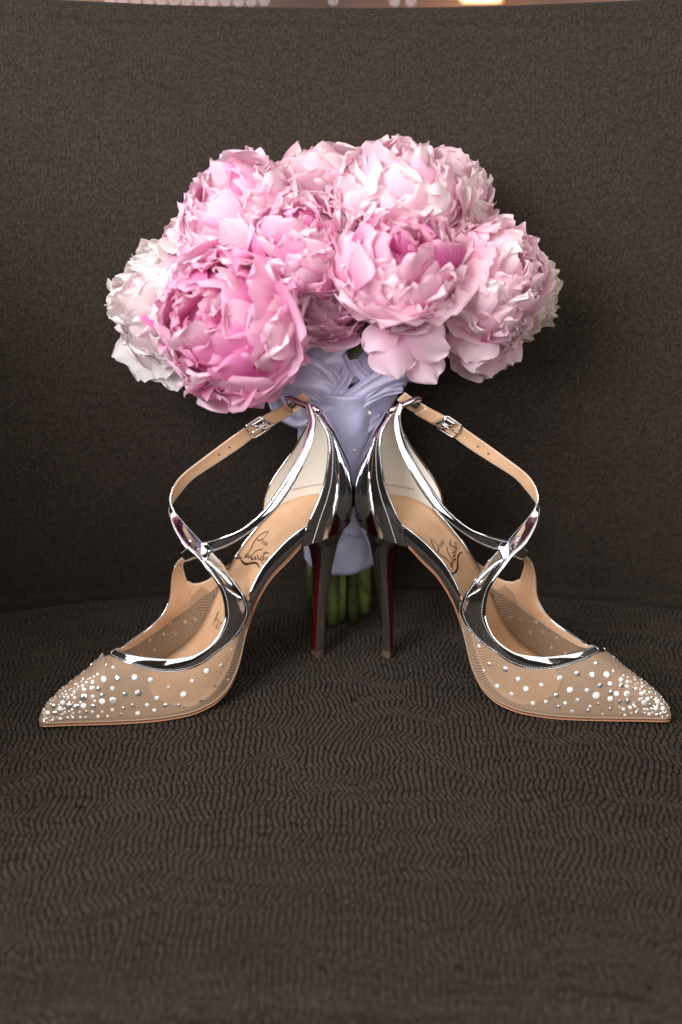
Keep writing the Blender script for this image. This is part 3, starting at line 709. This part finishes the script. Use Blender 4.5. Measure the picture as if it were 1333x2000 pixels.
def stem_path(c, base, foot):
    c = Vector(c); a = Vector(base); f_ = Vector(foot)
    return catmull([tuple(c), tuple(c.lerp(a, .5) + Vector((0, 0, -.012))), tuple(a), tuple(a.lerp(f_, .5)), tuple(f_)], 18)

def peony(label, c, rad, axis, pal, n=100, squash=.88, centre=None, open_=.0, seed=0, guards=7, foot=(0, 0), th_max=128, small=1.0, droop=()):
    """c centre of the bloom, axis where its opening looks"""
    rs = random.Random(seed); ax = Vector(axis).normalized()
    root = empty('peony', c); root.rotation_mode = 'QUATERNION'; root.rotation_quaternion = ax.to_track_quat('Z', 'Y')
    tag(root, label, 'peony', 'peonies of the bouquet')
    inv = root.rotation_quaternion.to_matrix().to_4x4().inverted()
    # heart of packed inner petals
    V, F = ball(1.0, 26, 16)
    V = [Vector(v)*rad*(.74 + .07*mn.noise(Vector(v)*3 + Vector((seed, 0, 0)))) for v in V]
    for v in V:
        v.z *= squash
        if v.z > 0 and (v.x**2 + v.y**2) < (rad*.4)**2: v.z -= open_*rad*.45
    core = mesh_obj('flower_heart', V, F, PET['deep' if centre == 'deep' else pal], root, uvs=[(.5, .5)]*len(V))
    N_ = n
    for i in range(N_):
        fr = (i + .5)/N_; cz = 1 - fr*(1 - math.cos(R(th_max))); th = math.acos(cz) + rs.uniform(-.09, .09); th = max(.03, th); ph = i*2.39996 + rs.uniform(-.25, .25)
        deg = math.degrees(th)
        if small > 1.3: me = rs.choice(GUARD); sc = rs.uniform(.85, 1.05)
        elif deg < 55: me = rs.choice(INNER + MIDP); sc = rs.uniform(.62, .90)*small
        elif deg < 92: me = rs.choice(INNER + MIDP); sc = rs.uniform(.72, 1.0)*small
        else: me = rs.choice(MIDP); sc = rs.uniform(.85, 1.1)
        rr = rad*(.90 + rs.uniform(-.09, .09)); 
        if deg < 34: rr *= 1 - open_*(1 - deg/34)*1.0
        d = Vector((math.sin(th)*math.cos(ph), math.sin(th)*math.sin(ph), math.cos(th)))
        up = Vector((-math.cos(th)*math.cos(ph), -math.cos(th)*math.sin(ph), math.sin(th)))   # towards the pole
        side_ = up.cross(d)
        lift = (rs.uniform(-6, 14) + 10*(deg < 25)) if small > 1.3 else rs.uniform(-10, 26) + (36 if deg < 30 else 12 if deg < 60 else 0) + open_*20*(deg < 40)
        Mx = Matrix((side_, up, d)).transposed()
        Mx = Mx @ Matrix.Rotation(R(rs.gauss(0, 20)), 3, 'Z') @ Matrix.Rotation(R(lift), 3, 'X') @ Matrix.Rotation(R(rs.gauss(0, 13)), 3, 'Y')
        o = bpy.data.objects.new('petal', me); COL.objects.link(o); o.parent = root
        p = d*rr; p.z *= squash
        o.matrix_local = Matrix.Translation(p) @ Mx.to_4x4() @ Matrix.Diagonal((rad*sc*rs.choice((-1, 1)), rad*sc, rad*sc, 1))
        key = pal
        if centre == 'deep' and deg < 44 and rs.random() < (.9 if deg < 24 else .4 if deg < 36 else .15): key = 'deep'
        elif pal == 'vivid' and rs.random() < .25: key = 'pink'
        elif pal == 'pink' and rs.random() < .3: key = rs.choice(('pale', 'vivid'))
        elif pal == 'pale' and rs.random() < .3: key = rs.choice(('white', 'pink'))
        elif pal == 'white' and rs.random() < .15: key = 'pale'
        o.material_slots[0].link = 'OBJECT'; o.material_slots[0].material = PET[key]
    for i in range(guards):
        ph = i*2*math.pi/guards + rs.uniform(-.3, .3); th = R(rs.uniform(100, 128))
        d = Vector((math.sin(th)*math.cos(ph), math.sin(th)*math.sin(ph), math.cos(th)))
        up = Vector((-math.cos(th)*math.cos(ph), -math.cos(th)*math.sin(ph), math.sin(th))); side_ = up.cross(d)
        Mx = Matrix((side_, up, d)).transposed() @ Matrix.Rotation(R(rs.gauss(0, 14)), 3, 'Z') @ Matrix.Rotation(R(rs.uniform(15, 70)), 3, 'X')
        o = bpy.data.objects.new('petal', rs.choice(GUARD)); COL.objects.link(o); o.parent = root
        sc = rs.uniform(.95, 1.2)*rad; p = d*rad*.93; p.z *= squash
        o.matrix_local = Matrix.Translation(p) @ Mx.to_4x4() @ Matrix.Diagonal((sc, sc, sc, 1))
        o.material_slots[0].link = 'OBJECT'; o.material_slots[0].material = PET[pal]
    for p0, dr in droop:      # loose outer petals hanging under the bloom
        dr = Vector(dr).normalized(); out = (Vector(p0) - Vector(c)); out.z *= .2; out = out + Vector((0, -.03, 0)); out -= dr*out.dot(dr); out.normalize()
        out = (out + Vector((rs.gauss(0, .3), rs.gauss(0, .2), 0))).normalized(); out -= dr*out.dot(dr); out.normalize()
        sd = dr.cross(out); o = bpy.data.objects.new('petal', rs.choice(MIDP)); COL.objects.link(o); o.parent = root; sc = rs.uniform(.034, .042)
        Mw = Matrix.Translation(Vector(p0) - dr*sc*.25) @ Matrix((sd, dr, out)).transposed().to_4x4() @ Matrix.Diagonal((sc*rs.uniform(.7, .9), sc, sc, 1))
        o.matrix_local = inv @ Matrix.Translation(-Vector(c)) @ Mw
        o.material_slots[0].link = 'OBJECT'; o.material_slots[0].material = PET[pal]
    # stem, in world coordinates brought into the flower's frame
    cw = Vector(c); q = Vector((-.011 + foot[0]*.9, .074 + foot[1]*.9, .222)); ft = Vector((-.013 + foot[0], .074 + foot[1], .002))
    path = stem_path(cw - ax*rad*.3, q, ft)
    loc = [inv @ (Vector(p) - cw).to_4d() for p in path]; loc = [(p[0], p[1], p[2]) for p in loc]
    rst = rs.uniform(.0044, .0064)
    v, f = tube(loc, [rst*(.8 + .2*t) for t in np.linspace(0, 1, 18)], 9); mesh_obj('stem', v, f, M['green_dark' if seed % 3 else 'green'], root)
    # a couple of dark leaves low under the bloom
    for k in range(2):
        a = path[5 + k*2]; dirx = Vector((cw.x*1.2 + rs.uniform(-.02, .02), abs(cw.y - .062) + rs.uniform(.02, .05), .0 + .03*rs.random())).normalized()
        sd = dirx.cross(Vector((0, 0, 1))).normalized(); up = sd.cross(dirx); V = []; Ln = rs.uniform(.035, .055)
        for i in range(9):
            s_ = i/8; ww = .013*math.sin(math.pi*min(1, s_*1.02)**.8) + .0004
            for t in (-1, -.5, 0, .5, 1):
                p = Vector(a) + dirx*Ln*s_ + sd*ww*t + up*(-.018*s_*s_ + .004*abs(t)); p = inv @ (p - cw).to_4d(); V.append((p[0], p[1], p[2]))
        mesh_obj('leaf', V, gridf(9, 5), M['leaf'], root)
    return root

B_ANG = [(math.cos(q)*r_, math.sin(q)*r_) for q, r_ in [(k*2.4 + .3, .0250*math.sqrt((k + .6)/14)) for k in range(15)]]
PEON = [
 ('blush white peony at the far left of the bouquet, brightest of all', (-.138, .055, .2800), .0465, (-.75, -.55, .35), 'white', dict(n=115, seed=1, droop=[((-.166, .045, .222), (-.4, -.1, -1)), ((-.136, .04, .215), (-.1, -.2, -1)), ((-.185, .05, .240), (-.9, -.1, -.6)), ((-.150, .04, .224), (.2, -.2, -1))])),
 ('large vivid pink peony lowest at the front left of the bouquet', (-.0873, -.003, .2800), .0545, (-.50, -.72, .42), 'vivid', dict(n=105, centre='deep', open_=.24, seed=2, guards=8, droop=[((-.034, .0, .246), (.7, -.1, -.7)), ((-.046, -.006, .234), (.5, -.1, -.9)), ((-.030, .01, .262), (.9, 0, -.4)), ((-.068, .02, .209), (.1, 0, -1))])),
 ('soft pink peony at the upper left of the bouquet', (-.081, .048, .3460), .0475, (-.45, -.35, .82), 'pink', dict(n=90, seed=3)),
 ('feathery light pink peony in the middle of the bouquet', (-.0385, .022, .3300), .0425, (.10, -.62, .75), 'pink', dict(n=125, open_=.08, seed=4, small=.9)),
 ('smooth pale pink bud topmost at the back of the bouquet', (-.0252, .100, .3600), .0345, (0, -.1, 1), 'pale', dict(n=40, seed=5, guards=6, th_max=115, small=1.4)),
 ('wide pale pink peony at the upper right of the bouquet', (.0330, .048, .3590), .0480, (.05, -.25, .95), 'pale', dict(n=92, seed=6, squash=.80)),
 ('pale pink peony at the back right, behind the wide pale one', (.0709, .100, .3540), .0375, (.35, .0, .9), 'pale', dict(n=90, seed=7)),
 ('rounded pink peony with a deep magenta heart, front right of centre', (.0314, .002, .3195), .0470, (.22, -.50, .84), 'blush', dict(n=100, centre='deep', open_=.36, seed=8, guards=8, droop=[((.033, -.012, .242), (.15, -.1, -1)), ((.060, .0, .234), (.5, -.1, -1)), ((.069, -.012, .264), (1, -.1, -.2)), ((.010, -.01, .260), (-.6, -.2, -.8))])),
 ('pale pink peony with magenta flecks at the front right of the bouquet', (.0990, .032, .3030), .0440, (.55, -.62, .55), 'pale', dict(n=115, seed=9, droop=[((.089, .010, .240), (.1, -.2, -1)), ((.080, .01, .248), (-.2, -.2, -1))])),
 ('cream peony turned away at the far right of the bouquet', (.1250, .078, .2840), .0385, (.9, -.1, .4), 'cream', dict(n=90, seed=10)),
 ('white and pink peony below the far left one, half hidden by the vivid one', (-.1120, .062, .2400), .0310, (-.5, -.4, -.2), 'white', dict(n=70, seed=11)),
 ('small shaded pink peony deep between the two front blooms', (-.0200, .030, .2900), .0340, (.1, -.7, .3), 'pink', dict(n=70, seed=12)),
 ('pale pink peony lowest at the right of the bouquet', (.1020, .058, .2560), .0320, (.45, -.75, -.05), 'pale', dict(n=80, seed=13, droop=[((.106, .03, .230), (.1, 0, -1)), ((.122, .04, .235), (.5, 0, -1))])),
 ('pale pink peony tucked behind, between the far left and upper left blooms', (-.1150, .078, .3120), .0370, (-.6, -.3, .6), 'pale', dict(n=80, seed=15)),
 ('small pale pink peony under the magenta hearted one', (.0480, .040, .2690), .0300, (.2, -.6, -.3), 'pale', dict(n=60, seed=14, guards=8)),
]
for (lb, c, rad, ax, pal, kw), ft in zip(PEON, B_ANG):
    peony(lb, c, rad, ax, pal, foot=ft, **kw)

# ------------------------------------------------------------------ satin wrap
wrap = empty('satin_wrap', (-.010, .072, .055)); tag(wrap, 'lavender satin ribbon wrapped and folded round the peony stems', 'ribbon wrap')
WO = np.array([0, .062, .055])
V = []; nz, na = 46, 96
for i in range(nz):
    t = i/(nz-1); z = .0 + t*.160
    for j in range(na):
        q = 2*math.pi*j/na
        r_ = .0305 + .0012*math.sin(3*q + 9*t) + .0005*math.sin(9*q - 30*t) + .016*max(0, t - .62)**1.3*3
        r_ += max(0, t - .35)*.007*math.sin(6*q + 4*t + 1.2*math.sin(2*q)) + .0009*math.sin(26*t + 2.2*math.sin(q + 1))
        V.append((r_*math.cos(q), r_*math.sin(q), z))
o = mesh_obj('ribbon_sleeve', V, gridf(nz, na, wrap=True), M['satin'], wrap)
sm = o.modifiers.new('thick', 'SOLIDIFY'); sm.thickness = .0008
def fold(pts, widths, curl, seed, ups=None, n=36, m=17):
    rs = random.Random(seed); P = catmull(np.array(pts)/1000., n); Wd = np.interp(np.linspace(0, 1, n), np.linspace(0, 1, len(widths)), widths)/1000.
    T = np.gradient(P, axis=0); T /= np.linalg.norm(T, axis=1)[:, None]; V = []; p1, p2 = rs.uniform(0, 6), rs.uniform(0, 6)
    for i in range(n):
        out = np.array([P[i][0]*.25, P[i][1] - .062 - .0, .0]); out = np.array([out[0], -abs(out[1]) - .01, .006]); out -= T[i]*(out @ T[i]); out /= np.linalg.norm(out)
        W = np.cross(T[i], out)
        for j in range(m):
            t = -1 + 2*j/(m-1)
            a = t*curl
            x = math.sin(a)/max(math.sin(min(curl, 1.57)), .2)*Wd[i]/2 if curl > .1 else t*Wd[i]/2
            h = (math.cos(a) - 1)*Wd[i]/2*.9
            h += .0011*math.sin(4*t + 5*i/n + p1) + .0008*math.sin(8*t - 7*i/n + p2)
            V.append(P[i] + W*x + out*h - WO)
    o = mesh_obj('ribbon_fold', V, gridf(n, m), M['satin'], wrap); k = o.modifiers.new('thick', 'SOLIDIFY'); k.thickness = .0009
fold([(-34, 44, 206), (-24, 34, 226), (-4, 30, 236), (18, 34, 236), (34, 46, 232)], [42, 50, 42, 32, 26], .9, 1)
fold([(-66, 52, 212), (-48, 40, 216), (-28, 28, 220), (-8, 25, 216), (6, 27, 206)], [14, 24, 26, 22, 14], 1.1, 2)
fold([(-30, 34, 190), (-12, 24, 200), (8, 20, 211), (28, 24, 224), (48, 34, 230), (60, 48, 226)], [16, 15, 14, 14, 16, 20], 1.25, 3)
fold([(-56, 48, 214), (-46, 36, 200), (-32, 30, 194), (-20, 32, 202)], [14, 20, 20, 14], 1.1, 4)
fold([(-14, 30, 186), (4, 25, 196), (22, 27, 208), (40, 36, 214)], [10, 12, 13, 12], 1.3, 5)
fold([(8, 40, 248), (6, 28, 230), (-4, 25, 214), (-18, 28, 200)], [12, 12, 12, 10], 1.3, 6)
fold([(16, 46, 252), (22, 34, 238), (34, 34, 226), (52, 44, 218)], [20, 22, 20, 16], .9, 7)
fold([(-28, 40, 172), (-8, 33.5, 176), (14, 34, 184), (30, 44, 194)], [16, 16, 18, 18], .5, 8)
fold([(-26, 44, 128), (-6, 33.6, 122), (14, 35.5, 130), (27, 48, 140)], [24, 26, 26, 24], .35, 9)
fold([(-24, 44, 92), (-4, 34.2, 99), (14, 36, 96), (26, 48, 90)], [22, 24, 24, 22], .35, 10)
fold([(-40, 46, 236), (-26, 33, 238), (-8, 27, 230), (4, 25, 214)], [10, 13, 12, 8], 1.35, 21)
fold([(-36, 40, 214), (-22, 29, 212), (-6, 24.5, 204), (2, 26, 192)], [7, 9, 9, 7], 1.4, 22)
fold([(2, 26, 196), (16, 25, 206), (32, 28, 214), (50, 38, 216)], [6, 8, 8, 9], 1.4, 23)
fold([(6, 28, 246), (14, 27, 232), (28, 29, 222), (46, 38, 218)], [9, 10, 9, 8], 1.35, 24)
fold([(-20, 37, 186), (-10, 33, 166), (-4, 33, 146), (-6, 34, 120)], [8, 7, 6, 5], 1.2, 25)
bv, bf = ball(.0019, 14, 10)
for x, y, z in ((-.0017, .0385, .1935), (.0138, .0410, .197), (.002, .0415, .166), (.006, .0405, .138)):
    pin = empty('pearl_pin', (x, y, z)); tag(pin, 'tiny pearl headed pin in the satin wrap, ' + {-.0017: 'left of the upper two', .0138: 'right of the upper two', .002: 'third from the top', .006: 'lowest one'}[x], 'pin', 'pearl pins in the wrap')
    mesh_obj('pearl', bv, bf, M['pearl'], pin)
    v, f = tube([(0, 0, 0), (.001, .009, -.004)], .0003, 5); mesh_obj('shank', v, f, M['steel'], pin)
